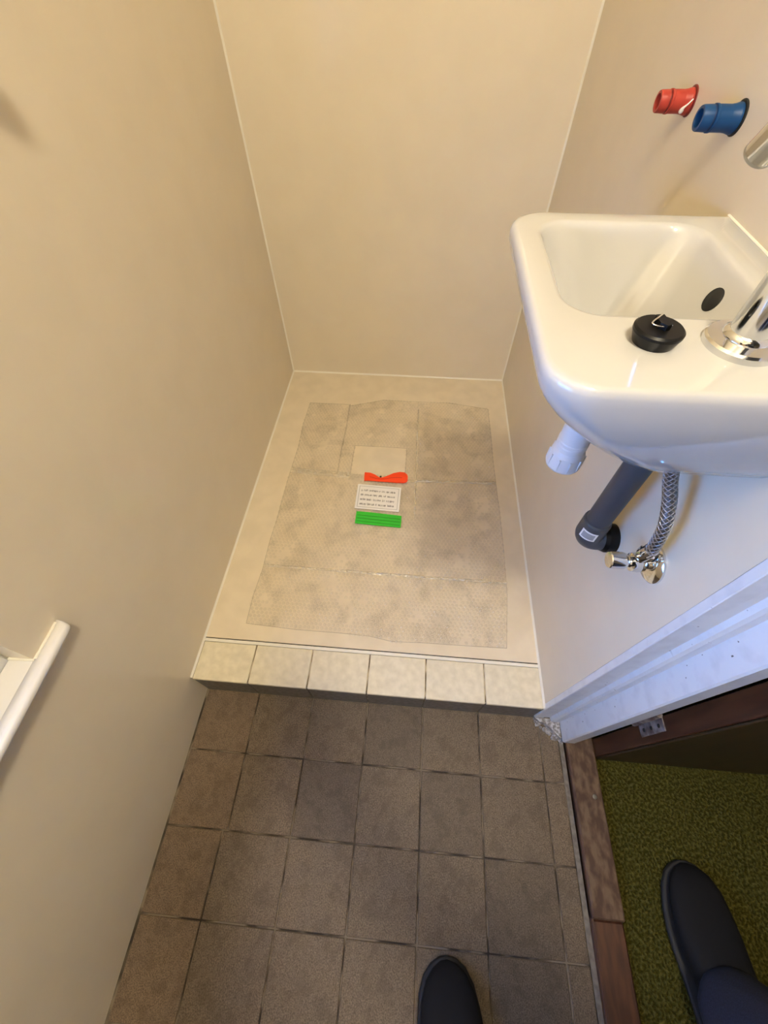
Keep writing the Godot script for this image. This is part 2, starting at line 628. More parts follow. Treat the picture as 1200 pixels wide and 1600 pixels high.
func make_floor() -> void:
	var f := structure("floor")
	obj("subfloor", box(Vector3(-0.12, -0.2, -0.12), Vector3(2.42, -0.1, 3.02)), M.gap, f)
	obj("grout_bed", box(Vector3(-0.01, -0.1, 1.0), Vector3(0.94, -0.0022, 2.41)), M.grout, f)
	var xs := [0.004, 0.1345, 0.2695, 0.405, 0.539, 0.672, 0.814, 0.857]
	var zs := [1.137, 1.270, 1.412, 1.550, 1.690, 1.832, 1.974, 2.116, 2.258, 2.398]
	var tone := [
		[3, 0, 1, 2, 1, 0, 0],
		[3, 0, 2, 1, 2, 1, 0],
		[3, 1, 1, 1, 1, 2, 1],
		[3, 1, 1, 1, 1, 2, 1]]
	var rng := RandomNumberGenerator.new()
	rng.seed = 4
	for r in zs.size() - 1:
		for c in xs.size() - 1:
			var g := 0.0011
			var dy := rng.randf_range(-0.0005, 0.0005)
			var x0: float = xs[c] + g + rng.randf_range(0, 0.0006)
			var x1: float = xs[c + 1] - g
			if r >= 2 and c == 0:
				x1 -= 0.010
			if r >= 2 and c == 1:
				x0 -= 0.010
			var z0: float = zs[r] + g + rng.randf_range(0, 0.0008)
			var z1: float = zs[r + 1] - g
			var k: int = tone[mini(r, 3)][c]
			obj("tile", box(Vector3(x0, -0.009, z0), Vector3(x1, dy, z1), 0.0012), M.tiles[k], f)
	obj("edge_strip", box(Vector3(0.8575, -0.02, 1.142), Vector3(0.868, -0.0008, 2.4)), M.riser, f)

func make_curb() -> void:
	var t := thing("shower_curb", "low tiled curb with cream top tiles in front of the shower tray", "curb", Vector3(0, 0, 1.045))
	obj("core", box(Vector3(0.0, 0.0, 0.003), Vector3(0.80, TRAY_Y - 0.0035, 0.092)), M.curb_grout, t)
	obj("sealant_strip", box(Vector3(0.0, TRAY_Y - 0.004, 0.001), Vector3(0.80, TRAY_Y - 0.0006, 0.0085), 0.0005), M.sealant, t)
	var xs := [0.003, 0.133, 0.2695, 0.4055, 0.5375, 0.671, 0.7975]
	for i in 6:
		obj("top_tile", box(Vector3(xs[i] + 0.0013, TRAY_Y - 0.009, 0.0095), Vector3(xs[i + 1] - 0.0013, TRAY_Y + 0.0004 * (i % 2), 0.0965), 0.0012), M.curb_tile, t)
		obj("riser_tile", box(Vector3(xs[i] + 0.001, 0.0, 0.0885), Vector3(xs[i + 1] - 0.001 + (0.002 if i == 5 else 0.0), TRAY_Y - 0.0092, 0.0955), 0.001), M.riser, t)
	obj("end_cap", box(Vector3(0.7985, TRAY_Y - 0.010, 0.0865), Vector3(0.826, TRAY_Y - 0.001, 0.0972), 0.001), M.sealant, t)
	obj("end_riser", box(Vector3(0.799, 0.0, 0.0865), Vector3(0.824, TRAY_Y - 0.0102, 0.0955), 0.001), M.riser, t)

func make_tray() -> void:
	var t := thing("shower_tray", "flat beige shower tray floor behind the tiled curb", "shower tray")
	obj("base", box(Vector3(0, 0, 0), Vector3(0.8, TRAY_Y - 0.004, 1.045)), M.gap, t)
	obj("floor_sheet", box(Vector3(0, TRAY_Y - 0.004, 0), Vector3(0.8, TRAY_Y, 1.0437), 0.0006), M.tray, t)

# ------------------------------------------------------------------ door side
func make_door() -> void:
	var fr := thing("door_frame", "white painted door frame with stepped moulding beside the washbasin wall", "door frame", Vector3.ZERO)
	obj("panel_edge", box(Vector3(0.7995, 0.0215, 1.131), Vector3(0.822, 2.06, 1.1435), 0.001), M.paint, fr)
	obj("bead", prism(PackedVector2Array([Vector2(0.822, 1.131), Vector2(0.822, 1.142), Vector2(0.836, 1.1415), Vector2(0.838, 1.1485), Vector2(0.843, 1.151), Vector2(0.862, 1.1495), Vector2(0.862, 1.131)]), 0.0215, 2.06, plan), M.paint, fr)
	obj("post", prism(PackedVector2Array([Vector2(0.858, 1.131), Vector2(0.858, 1.189), Vector2(0.8605, 1.1915), Vector2(0.884, 1.1915), Vector2(0.886, 1.1895), Vector2(0.886, 1.172), Vector2(0.9245, 1.172), Vector2(0.9245, 1.131)]), 0.0215, 2.06, plan), M.paint, fr)
	obj("far_post", box(Vector3(0.80, 0.0215, 2.04), Vector3(0.9245, 2.06, 2.10), 0.003), M.paint, fr)
	obj("head", box(Vector3(0.858, 2.0, 1.1915), Vector3(0.9245, 2.06, 2.04), 0.003), M.paint, fr)
	# broken plaster at the foot
	var st := start()
	var rng := RandomNumberGenerator.new()
	rng.seed = 12
	for i in 46:
		var u := rng.randf()
		var p := Vector3(lerpf(0.803, 0.866, u) + rng.randf_range(-0.006, 0.006), 0, lerpf(1.147, 1.188, u) + rng.randf_range(-0.008, 0.004))
		var s := rng.randf_range(0.0025, 0.0065)
		var hgt := rng.randf_range(0.3, 1.0) * s
		var rings := []
		for q in [[1.0, 0.0], [0.85, 0.6], [0.4, 1.0]]:
			var ring := []
			for k in 6:
				var a := TAU * k / 6 + rng.randf_range(-0.3, 0.3)
				ring.append(p + Vector3(cos(a) * s * q[0] * rng.randf_range(0.7, 1.2), q[1] * hgt * 1.6, sin(a) * s * q[0] * rng.randf_range(0.7, 1.2)))
			rings.append(ring)
		add_loft(st, rings, true, true, [-1, -1])
	var pl := thing("broken_plaster", "crumbled grey plaster at the foot of the white door frame", "plaster")
	var cr := obj("plaster_crumbs", finish(st), M.plaster, pl)
	cr.set_meta("kind", "stuff")
	obj("plaster_foot", prism(PackedVector2Array([Vector2(0.802, 1.1435), Vector2(0.812, 1.152), Vector2(0.826, 1.154), Vector2(0.838, 1.166), Vector2(0.848, 1.176), Vector2(0.857, 1.184), Vector2(0.858, 1.1435)]), 0.0, 0.0195, plan), M.plaster, pl)
	# door leaf, opened outwards into the hall
	var d := structure("door_1", Vector3(0.928, 0.012, 1.178))
	obj("leaf_core", box(Vector3(0.0, 0, 0.0), Vector3(0.86, 2.0, 0.036), 0.0015), M.wood_door, d)
	obj("face_panel", box(Vector3(0.004, 0.0, 0.036), Vector3(0.856, 2.0, 0.040), 0.001), M.wood_panel, d)
	var hg := obj("hinge", box(Vector3(-0.0022, 0.225, 0.002), Vector3(0.0, 0.305, 0.024), 0.0006), M.hinge, d)
	for y in [0.24, 0.265, 0.29]:
		obj("screw", lathe([[0.0035, 0.0], [0.003, 0.0012]], Vector3(-0.0022, y, 0.014), Vector3(-1, 0, 0), 10, sharp(1)), M.dark, hg)
	obj("hinge_pin", lathe([[0.0055, 0.0], [0.0055, 0.09]], Vector3(-0.0075, 0.22, 0.0), Vector3.UP, 14, sharp(1)), M.hinge, hg)
	# wooden threshold
	var th := thing("threshold", "worn brown wooden threshold between grey tiles and green carpet", "threshold", Vector3(0.868, 0, 1.172))
	obj("dark_side", box(Vector3(-0.0015, 0, 0.0), Vector3(0.0, 0.0185, 0.312), 0.0005), M.wood_dark, th)
	obj("worn_board", box(Vector3(0.0, 0, 0.0), Vector3(0.060, 0.020, 0.312), 0.003), M.wood_sill, th)
	obj("dark_side", box(Vector3(-0.0015, 0, 0.0), Vector3(0.0035, 0.0115, 0.868), 0.001), M.wood_dark, th)
	obj("lower_board", box(Vector3(0.0, 0, 0.313), Vector3(0.058, 0.012, 0.868), 0.003), M.wood_dark, th)
	var sc := obj("screw", lathe([[0.0045, 0.0], [0.0045, 0.001], [0.002, 0.0012]], Vector3(0.042, 0.0198, 0.118), Vector3.UP, 14, sharp(2)), M.chrome_satin, th)
	sc.set_meta("label", "small metal screw head")

# ------------------------------------------------------------------ washbasin and plumbing
const RIM := 0.918
func make_basin() -> void:
	var t := thing("washbasin", "small white ceramic washbasin hung on the right wall", "washbasin")
	var rings := []
	# bowl, from its bottom upwards: y, inset, corner radius
	var bx0 := 0.589
	var bx1 := 0.762
	var bz0 := 0.815
	var bz1 := 1.004
	for q in [[0.806, 0.078, 0.008], [0.807, 0.068, 0.016], [0.811, 0.056, 0.026], [0.820, 0.044, 0.034], [0.836, 0.034, 0.038], [0.860, 0.024, 0.038], [0.885, 0.014, 0.036], [0.903, 0.0075, 0.034], [0.911, 0.0045, 0.034], [0.9155, 0.0022, 0.034], [0.9175, 0.0, 0.034], [0.918, -0.003, 0.035]]:
		var y: float = q[0]
		var d: float = q[1]
		rings.append(ring_rect(bx0 + d, bx1 - d * 1.05, bz0 + d, bz1 - d, q[2], q[2], y))
	# rim and outer body downwards
	# y, inset of the long side, inset of the two ends, corner radius
	for q in [[0.918, 0.0065, 0.0065, 0.036], [0.9173, 0.0035, 0.0035, 0.037], [0.9153, 0.0013, 0.0013, 0.038], [0.911, 0.0, 0.0, 0.039], [0.904, 0.0005, 0.0, 0.040], [0.896, 0.003, 0.0, 0.040], [0.886, 0.009, 0.0008, 0.041], [0.874, 0.0185, 0.0025, 0.043], [0.858, 0.033, 0.0065, 0.047], [0.840, 0.050, 0.0135, 0.053], [0.822, 0.067, 0.0225, 0.058], [0.804, 0.086, 0.034, 0.062], [0.788, 0.107, 0.049, 0.062], [0.776, 0.130, 0.068, 0.055], [0.770, 0.150, 0.090, 0.045]]:
		rings.append(ring_rect(0.562 + q[1], 0.7995, 0.789 + q[2], 1.102 - q[2], q[3], 0.004, q[0]))
	var st := start()
	for i in rings.size():
		rings[i].reverse()
	add_loft(st, rings, true, true)
	obj("body", finish(st), M.ceramic, t)
	obj("overflow_shade_disc", lathe([[0.0108, -0.006], [0.0108, 0.0005], [0.001, 0.0006]], Vector3(0.7500, 0.8925, 0.922), Vector3(-0.94, 0.34, 0), 24), M.dark, t)  # solid black disc; the shade inside the overflow is its colour
	obj("drain_ring", lathe([[0.021, 0.0], [0.021, 0.002], [0.014, 0.0025], [0.012, 0.0012]], Vector3(0.672, 0.8058, 0.909), Vector3.UP, 28), M.chrome, t)
	obj("wall_seal", box(Vector3(0.7968, RIM - 0.002, 0.79), Vector3(0.8, RIM + 0.0012, 1.101), 0.0008), M.sealant, t)

func make_tap() -> void:
	var t := thing("basin_tap", "chrome tap standing on the washbasin rim", "tap", Vector3(0.711, RIM, 1.040))
	obj("rosette", lathe([[0.0265, 0.0], [0.0265, 0.0045], [0.0250, 0.0062], [0.016, 0.0085]], Vector3.ZERO, Vector3.UP, 40, [1, 2, 3]), M.chrome, t)
	obj("column", lathe([[0.0168, 0.008], [0.0162, 0.0105], [0.0138, 0.0125], [0.0138, 0.15], [0.012, 0.157]], Vector3.ZERO, Vector3.UP, 36, [1, 1, 2, 3]), M.chrome, t)
	var path := smooth_path([Vector3(0, 0.125, -0.006), Vector3(-0.002, 0.152, -0.022), Vector3(-0.005, 0.156, -0.045), Vector3(-0.006, 0.134, -0.066), Vector3(-0.007, 0.090, -0.095)], 20)
	obj("spout", tube(path, 0.0108, 28), M.chrome, t)
	obj("nozzle", lathe([[0.0108, 0.0], [0.0110, 0.002], [0.0092, 0.003], [0.008, 0.001]], path[-1], (path[-1] - path[-2]), 28), M.chrome_satin, t)

func make_stopper() -> void:
	var t := thing("drain_stopper", "black rubber drain stopper lying on the washbasin rim", "drain stopper", Vector3(0.6475, RIM, 1.0395))
	t.scale = Vector3(0.84, 0.70, 0.84)
	obj("plug", lathe([[0.0175, 0.0], [0.0185, 0.003], [0.0215, 0.0125], [0.0215, 0.0155], [0.0195, 0.0175], [0.001, 0.018]], Vector3.ZERO, Vector3.UP, 36, [1, 1, 2, 3, 4]), M.black_rubber, t)
	var lug := PackedVector2Array([Vector2(-0.004, -0.009), Vector2(0.003, -0.010), Vector2(0.0055, 0.006), Vector2(0.001, 0.0085), Vector2(-0.004, 0.004)])
	obj("lug", prism(lug, 0.0178, 0.0245, plan), M.black_rubber, t)
	obj("wire_loop", tube(smooth_path([Vector3(0.002, 0.0245, -0.010), Vector3(-0.0035, 0.0248, -0.004), Vector3(-0.010, 0.0225, 0.003), Vector3(-0.002, 0.0215, 0.0062), Vector3(0.0062, 0.0225, 0.005)], 16), 0.0008, 8), M.chrome, t)

func make_plumbing() -> void:
	# white drain tailpiece under the bowl
	var t := thing("drain_tailpiece", "white plastic drain fitting under the washbasin", "drain pipe", Vector3(0.688, 0.655, 0.922))
	obj("neck", lathe([[0.0195, 0.030], [0.0195, 0.114]], Vector3.ZERO, Vector3.UP, 32, sharp(1)), M.white_plastic, t)
	obj("nut", lathe([[0.018, 0.0], [0.0235, 0.001], [0.0245, 0.004], [0.0225, 0.026], [0.021, 0.031], [0.0195, 0.033]], Vector3.ZERO, Vector3.UP, 36, [1, 1, 2, 3, 3]), M.white_plastic, t)
	for h in [0.038, 0.045]:
		obj("ring", lathe([[0.0195, h], [0.0205, h + 0.001], [0.0205, h + 0.003], [0.0195, h + 0.004]], Vector3.ZERO, Vector3.UP, 32), M.white_plastic, t)
	for k in 10:
		var a := TAU * k / 10
		var st := start()
		add_box(st, Vector3(-0.0012, 0.004, 0.0222), Vector3(0.0012, 0.024, 0.0248), 0.0004)
		var o := obj("rib", finish(st), M.white_plastic, t)
		o.rotation.y = a
	# grey waste pipe with elbow into the wall
	var p := thing("waste_pipe", "dark grey plastic waste pipe with an elbow into the wall under the basin", "pipe", Vector3(0.758, 0.545, 0.967))
	obj("straight_pipe", lathe([[0.0175, 0.02], [0.0175, 0.25]], Vector3.ZERO, Vector3.UP, 36, sharp(1)), M.grey_pvc, p)
	var st2 := start()
	add_lathe(st2, [[0.0175, 0.040], [0.0198, 0.039], [0.0205, 0.036], [0.0205, 0.004]], Vector3.ZERO, Vector3.UP, 36, [1, 1, 1])
	var arc := []
	for k in 9:
		var a := PI / 2 * k / 8
		arc.append(Vector3(0.014 - 0.014 * cos(a), 0.006 - 0.014 * sin(a), 0))
	arc.append(Vector3(0.024, -0.008, 0))
	add_tube(st2, arc, 0.0205, 36)
	obj("elbow", finish(st2), M.grey_pvc, p)
	obj("rubber_collar", lathe([[0.0235, 0.0], [0.0235, 0.014], [0.021, 0.020]], Vector3(0.0419, -0.0085, 0), Vector3(-1, 0, 0), 32, [1, 2]), M.black_rubber, p)
	# small printed sticker wrapped on the elbow
	var sk := start()
	var bars := start()
	sk.set_smooth_group(0)
	var a0 := 1.55
	var a1 := 2.75
	var on := func(a: float, y: float, r: float) -> Vector3:
		return Vector3(cos(a) * r, y, sin(a) * r)
	for k in 10:
		var b0 := lerpf(a0, a1, k / 10.0)
		var b1 := lerpf(a0, a1, (k + 1) / 10.0)
		quad(sk, on.call(b0, 0.009, 0.0208), on.call(b1, 0.009, 0.0208), on.call(b1, 0.028, 0.0208), on.call(b0, 0.028, 0.0208), on.call(b0, 0.0, 1.0))
	for k in 15:
		var b0 := lerpf(a0 + 0.16, a1 - 0.12, k / 15.0)
		quad(bars, on.call(b0, 0.012, 0.02105), on.call(b0 + 0.034, 0.012, 0.02105), on.call(b0 + 0.034, 0.025, 0.02105), on.call(b0, 0.025, 0.02105), on.call(b0, 0.0, 1.0))
	var s := obj("sticker", finish(sk), M.paper, p)
	s.set_meta("label", "white sticker with a barcode")
	obj("barcode", finish(bars), M.grey_pvc, s)
	# angle valve
	var v := thing("angle_valve", "chrome angle valve on the right wall below the washbasin", "valve", Vector3(0.8, 0.612, 1.053))
	var X := Vector3(-1, 0, 0)
	obj("rosette", lathe([[0.027, 0.0], [0.027, 0.003], [0.024, 0.006], [0.012, 0.008]], Vector3.ZERO, X, 40, [1, 2, 2]), M.chrome, v)
	obj("body", lathe([[0.0085, 0.006], [0.0085, 0.013], [0.0125, 0.015], [0.0135, 0.022], [0.0125, 0.030], [0.008, 0.032], [0.0065, 0.036]], Vector3.ZERO, X, 28, [1, 2, 2, 2, 3, 4]), M.chrome, v)
	obj("knob", lathe([[0.007, 0.034], [0.0105, 0.038], [0.0115, 0.041], [0.0115, 0.058], [0.0105, 0.0595], [0.001, 0.060]], Vector3(0, 0.002, 0), X, 12, [1, 2, 3, 4, 5]), M.chrome, v)
	obj("outlet", lathe([[0.0085, 0.006], [0.0085, 0.014], [0.011, 0.015], [0.011, 0.024], [0.008, 0.027]], Vector3(-0.022, 0.002, 0), Vector3(0.05, 1, -0.02), 6, sharp(4)), M.chrome, v)
	# braided hose from the valve up to the tap
	var h := thing("flexible_hose", "braided metal hose rising from the angle valve behind the washbasin", "hose", Vector3.ZERO)
	var pts := smooth_path([Vector3(0.778, 0.637, 1.053), Vector3(0.777, 0.652, 1.056), Vector3(0.774, 0.677, 1.054), Vector3(0.771, 0.699, 1.048), Vector3(0.766, 0.724, 1.034), Vector3(0.758, 0.748, 1.022), Vector3(0.745, 0.79, 1.015)], 60)
	obj("braid", tube(pts, 0.0072, 18), M.braid, h)
	# braid strands, two crossing sets
	var sb := start()
	for dirn in [-1.0, 1.0]:
		for j in 6:
			var line := []
			var u := Vector3.ZERO
			for i in pts.size():
				var tt: Vector3 = (pts[mini(i + 1, pts.size() - 1)] - pts[maxi(i - 1, 0)]).normalized()
				u = (Vector3(0, 0, 1) - tt * tt.z).normalized()
				var w := tt.cross(u)
				var a: float = TAU * j / 6.0 + dirn * i * 0.42
				line.append(pts[i] + (u * cos(a) + w * sin(a)) * 0.0072)
			add_tube(sb, line, 0.0007, 5)
	obj("strands", finish(sb), M.strand, h)
	obj("end_sleeve", tube([pts[0], pts[5]], 0.0088, 20), M.chrome, h)

func make_plugs() -> void:
	var data := [
		["red_pipe_plug", "red plastic plug capping a pipe in the right wall", Vector3(0.8, 0.969, 0.574), M.red_plastic, M.red_dark],
		["blue_pipe_plug", "blue plastic plug capping a pipe in the right wall", Vector3(0.8, 0.979, 0.706), M.blue_plastic, M.blue_dark]]
	var X := Vector3(-1, 0, 0)
	for i in 2:
		var d: Array = data[i]
		var t := thing(d[0], d[1], "pipe plug", d[2])
		t.scale = Vector3(0.95, 0.84, 0.84)
		obj("cap", lathe([[0.0158, 0.0015], [0.0158, 0.0035], [0.0144, 0.0075], [0.0138, 0.012], [0.0138, 0.0255], [0.0145, 0.0265], [0.0145, 0.029], [0.0122, 0.0292], [0.0122, 0.031], [0.0136, 0.0312], [0.0132, 0.041], [0.0125, 0.0425], [0.0095, 0.0425], [0.0085, 0.034], [0.001, 0.033]], Vector3.ZERO, X, 36, [1, 2, 2, 3, 4, 5, 6, 7, 8, 9, 9, 10, 11, 12]), d[3], t)
		obj("groove_ring", lathe([[0.0128, 0.0290], [0.0131, 0.0301], [0.0128, 0.0312]], Vector3.ZERO, X, 32), d[4], t)
		obj("socket", lathe([[0.009, 0.0335], [0.0005, 0.0337]], Vector3.ZERO, X, 24), d[4], t)
		obj("hole_edge", lathe([[0.0182, 0.0], [0.0182, 0.0008], [0.0160, 0.0012]], Vector3(0, 0.001, 0.0015), X, 32), M.dark if i == 1 else M.red_dark, t)
	var t0 := get_node("red_pipe_plug")
	var rag := obj("tape_scrap", tube(smooth_path([Vector3(-0.003, 0.006, 0.0158), Vector3(-0.007, 0.0005, 0.0165), Vector3(-0.011, -0.005, 0.0145), Vector3(-0.011, -0.0105, 0.0115)], 14), [0.0009, 0.001, 0.001, 0.001, 0.001, 0.0012, 0.0012, 0.0014, 0.0016, 0.002, 0.0024, 0.0028, 0.003, 0.0028, 0.0018], 8), M.tape_white, t0)
	rag.set_meta("label", "white scrap of sealing tape")

# ------------------------------------------------------------------ window sill on the left wall
func make_sill() -> void:
	var t := thing("window_sill", "white window sill with a rounded nose on the left wall at the picture edge", "window sill", Vector3(0, 0.541, WIN[0]))
	var wz: float = WIN[1] - WIN[0]
	# board in the reveal
	obj("board", box(Vector3(-0.034, 0.0, 0.0015), Vector3(0.001, 0.014, wz - 0.0015), 0.001), M.sill_white, t)
	# rounded nose in front of the wall, running past the opening as a horn
	var rings := []
	for q in [[-0.0535, 0.30], [-0.0525, 0.62], [-0.050, 0.85], [-0.046, 0.97], [-0.040, 1.0], [0.0, 1.0], [0.2, 1.0], [wz + 0.04, 1.0], [wz + 0.05, 0.85], [wz + 0.0535, 0.3]]:
		var r := []
		var d: float = 0.0195 * q[1]
		for p in [[0.0002, 0.0], [0.6, 0.0], [0.85, 0.0016], [0.97, 0.0045], [1.0, 0.0075], [0.96, 0.0110], [0.82, 0.0134], [0.6, 0.0145], [0.0002, 0.0145]]:
			r.append(Vector3(0.0002 + d * p[0], p[1], q[0]))
		rings.append(r)
	var st := start()
	add_loft(st, rings)
	obj("nose", finish(st), M.sill_white, t)
	# bead of sealant along the wall and the reveal
	obj("sealant_bead", tube(smooth_path([Vector3(0.0015, 0.0145, -0.050), Vector3(0.0015, 0.0145, -0.02), Vector3(0.001, 0.0145, -0.001)], 10), 0.0022, 8), M.sealant, t)
	obj("sealant_bead", tube([Vector3(0.001, 0.0145, 0.0), Vector3(-0.033, 0.0145, 0.0015)], 0.0022, 8), M.sealant, t)
	# unseen stand-in, added and shaped to cast the shadow at the left edge
	var k := thing("shadow_hook", "unseen white stand-in hook added to cast a shadow on the left wall", "hook", Vector3(0, 1.072, 0.815))
	obj("back_plate", box(Vector3(0, -0.03, -0.02), Vector3(0.006, 0.03, 0.02), 0.002), M.white_plastic, k)
	obj("arm", tube(smooth_path([Vector3(0.004, -0.012, 0), Vector3(0.028, -0.016, 0), Vector3(0.050, -0.006, 0), Vector3(0.055, 0.014, 0)], 14), 0.012, 14), M.white_plastic, k)

# ------------------------------------------------------------------ bubble wrap and stickers
const WRAP_HOLE := [0.287, 0.458, 0.382, 0.503]
func make_wrap() -> void:
	var y := TRAY_Y + 0.0008
	var t := thing("bubble_wrap", "clear dusty bubble wrap sheet covering the shower tray floor", "bubble wrap", Vector3(0, y, 0))
	var lower := PackedVector2Array([Vector2(0.098, 0.50), Vector2(0.287, 0.503), Vector2(0.458, 0.503), Vector2(0.60, 0.503), Vector2(0.738, 0.500), Vector2(0.741, 0.615), Vector2(0.742, 0.75), Vector2(0.740, 0.878), Vector2(0.733, 0.95), Vector2(0.727, 1.015),
		Vector2(0.62, 1.017), Vector2(0.52, 1.018), Vector2(0.455, 1.021), Vector2(0.40, 1.012), Vector2(0.33, 1.010), Vector2(0.22, 1.010), Vector2(0.093, 1.004), Vector2(0.091, 0.93), Vector2(0.096, 0.854), Vector2(0.094, 0.76), Vector2(0.097, 0.70), Vector2(0.096, 0.60)])
	var left := PackedVector2Array([Vector2(0.100, 0.181), Vector2(0.246, 0.180), Vector2(0.252, 0.30), Vector2(0.247, 0.40), Vector2(0.252, 0.512), Vector2(0.097, 0.512), Vector2(0.101, 0.40), Vector2(0.096, 0.30)])
	var mid := PackedVector2Array([Vector2(0.243, 0.188), Vector2(0.364, 0.148), Vector2(0.49, 0.15), Vector2(0.49, 0.382), Vector2(0.287, 0.382), Vector2(0.287, 0.512), Vector2(0.244, 0.512)])
	var right := PackedVector2Array([Vector2(0.486, 0.150), Vector2(0.60, 0.146), Vector2(0.735, 0.169), Vector2(0.737, 0.30), Vector2(0.736, 0.413), Vector2(0.739, 0.512), Vector2(0.458, 0.512), Vector2(0.458, 0.382), Vector2(0.486, 0.380)])
	var sheets := [[lower, 0.0], [left, 0.0006], [mid, 0.0012], [right, 0.0018]]
	for s in sheets:
		var st := start()
		add_prism(st, s[0], s[1], s[1] + 0.0003, plan)
		obj("film", finish(st), M.film, t)
	# crimped outer edge, edge of the cut-out and of the overlapping strip
	var outer := []
	for p in [left[4], left[5], left[6], left[7], left[0], left[1], mid[0], mid[1], right[1], right[2], right[3], right[4], lower[4], lower[5], lower[6], lower[7], lower[8], lower[9], lower[10], lower[11], lower[12], lower[13], lower[14], lower[15], lower[16], lower[17], lower[18], lower[19], lower[20], lower[21], left[5]]:
		outer.append(Vector3(p.x, 0.0013, p.y))
	var hole := [Vector3(0.287, 0.0018, 0.503), Vector3(0.2862, 0.0018, 0.44), Vector3(0.287, 0.0018, 0.382), Vector3(0.37, 0.0018, 0.3805), Vector3(0.458, 0.0018, 0.382), Vector3(0.4588, 0.0018, 0.44), Vector3(0.458, 0.0018, 0.503)]
	var strip := [Vector3(0.243, 0.0018, 0.19), Vector3(0.247, 0.0018, 0.30), Vector3(0.244, 0.0018, 0.40), Vector3(0.246, 0.0018, 0.505)]
	for line in [outer.slice(1), hole, strip]:
		var eb := start()
		for i in line.size() - 1:
			add_tube(eb, [line[i], line[i + 1]], 0.0010, 5)
		obj("film_edge", finish(eb), M.film_edge, t)
	# bubbles in a hexagonal grid
	var st2 := start()
	var dome := []
	for p in [[0.0046, 0.0], [0.0042, 0.0016], [0.0026, 0.0028], [0.0002, 0.0032]]:
		var r := []
		for k in 8:
			r.append(Vector3(cos(-TAU * k / 8) * p[0], p[1], sin(-TAU * k / 8) * p[0]))
		dome.append(r)
	add_loft(st2, dome, false, false)
	var mm := MultiMesh.new()
	mm.transform_format = MultiMesh.TRANSFORM_3D
	mm.mesh = finish(st2)
	var rng := RandomNumberGenerator.new()
	rng.seed = 77
	var xf := []
	var px := 0.0108
	var pz := px * 0.866
	var nz := noise(9.0, 31, 2)
	for j in 96:
		for i in 62:
			var q := Vector2(0.092 + (i + 0.5 * (j % 2)) * px, 0.150 + j * pz)
			var h := -1.0
			for s in sheets:
				if Geometry2D.is_point_in_polygon(q, s[0]):
					h = maxf(h, s[1])
			if h < 0.0:
				continue
			var n := nz.get_noise_2d(q.x, q.y)
			if n > 0.42 and rng.randf() < 0.7:
				continue
			var sy := clampf(0.85 - n * 0.8 + rng.randf_range(-0.25, 0.25), 0.25, 1.3)
			var b := Basis(Vector3(rng.randf_range(-1, 1), 0, rng.randf_range(-1, 1)).normalized(), rng.randf_range(0, 0.16)).scaled_local(Vector3(1, sy, 1))
			xf.append(Transform3D(b, Vector3(q.x + rng.randf_range(-0.0004, 0.0004), h + 0.0003, q.y + rng.randf_range(-0.0004, 0.0004))))
	mm.instance_count = xf.size()
	for i in xf.size():
		mm.set_instance_transform(i, xf[i])
	var mi := MultiMeshInstance3D.new()
	mi.multimesh = mm
	mi.name = "bubbles"
	mi.material_override = M.bubble
	mi.set_meta("kind", "stuff")
	t.add_child(mi)
	# creases where the sheet was folded, whitened to stand in for their glints
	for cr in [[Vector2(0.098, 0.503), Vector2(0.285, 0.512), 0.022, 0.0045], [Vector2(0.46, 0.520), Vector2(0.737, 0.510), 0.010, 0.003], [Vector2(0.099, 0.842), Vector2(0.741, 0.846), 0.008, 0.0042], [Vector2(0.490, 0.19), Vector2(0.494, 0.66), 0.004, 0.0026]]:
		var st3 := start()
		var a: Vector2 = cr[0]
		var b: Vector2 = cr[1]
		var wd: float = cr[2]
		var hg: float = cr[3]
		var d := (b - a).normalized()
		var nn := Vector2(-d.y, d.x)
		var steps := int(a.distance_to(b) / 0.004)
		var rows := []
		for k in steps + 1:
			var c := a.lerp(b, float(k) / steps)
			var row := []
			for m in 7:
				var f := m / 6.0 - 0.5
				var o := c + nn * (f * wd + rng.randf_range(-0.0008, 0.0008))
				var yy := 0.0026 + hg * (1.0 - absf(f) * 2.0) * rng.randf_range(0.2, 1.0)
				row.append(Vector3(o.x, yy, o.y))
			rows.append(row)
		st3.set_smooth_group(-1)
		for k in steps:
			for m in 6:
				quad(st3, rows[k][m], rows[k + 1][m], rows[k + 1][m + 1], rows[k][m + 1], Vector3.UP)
		obj("crease", finish(st3), M.glint_fold, t)

func flat_piece(pts: Array, at_y: float, th: float) -> ArrayMesh:
	return prism(PackedVector2Array(pts), at_y, at_y + th, plan)

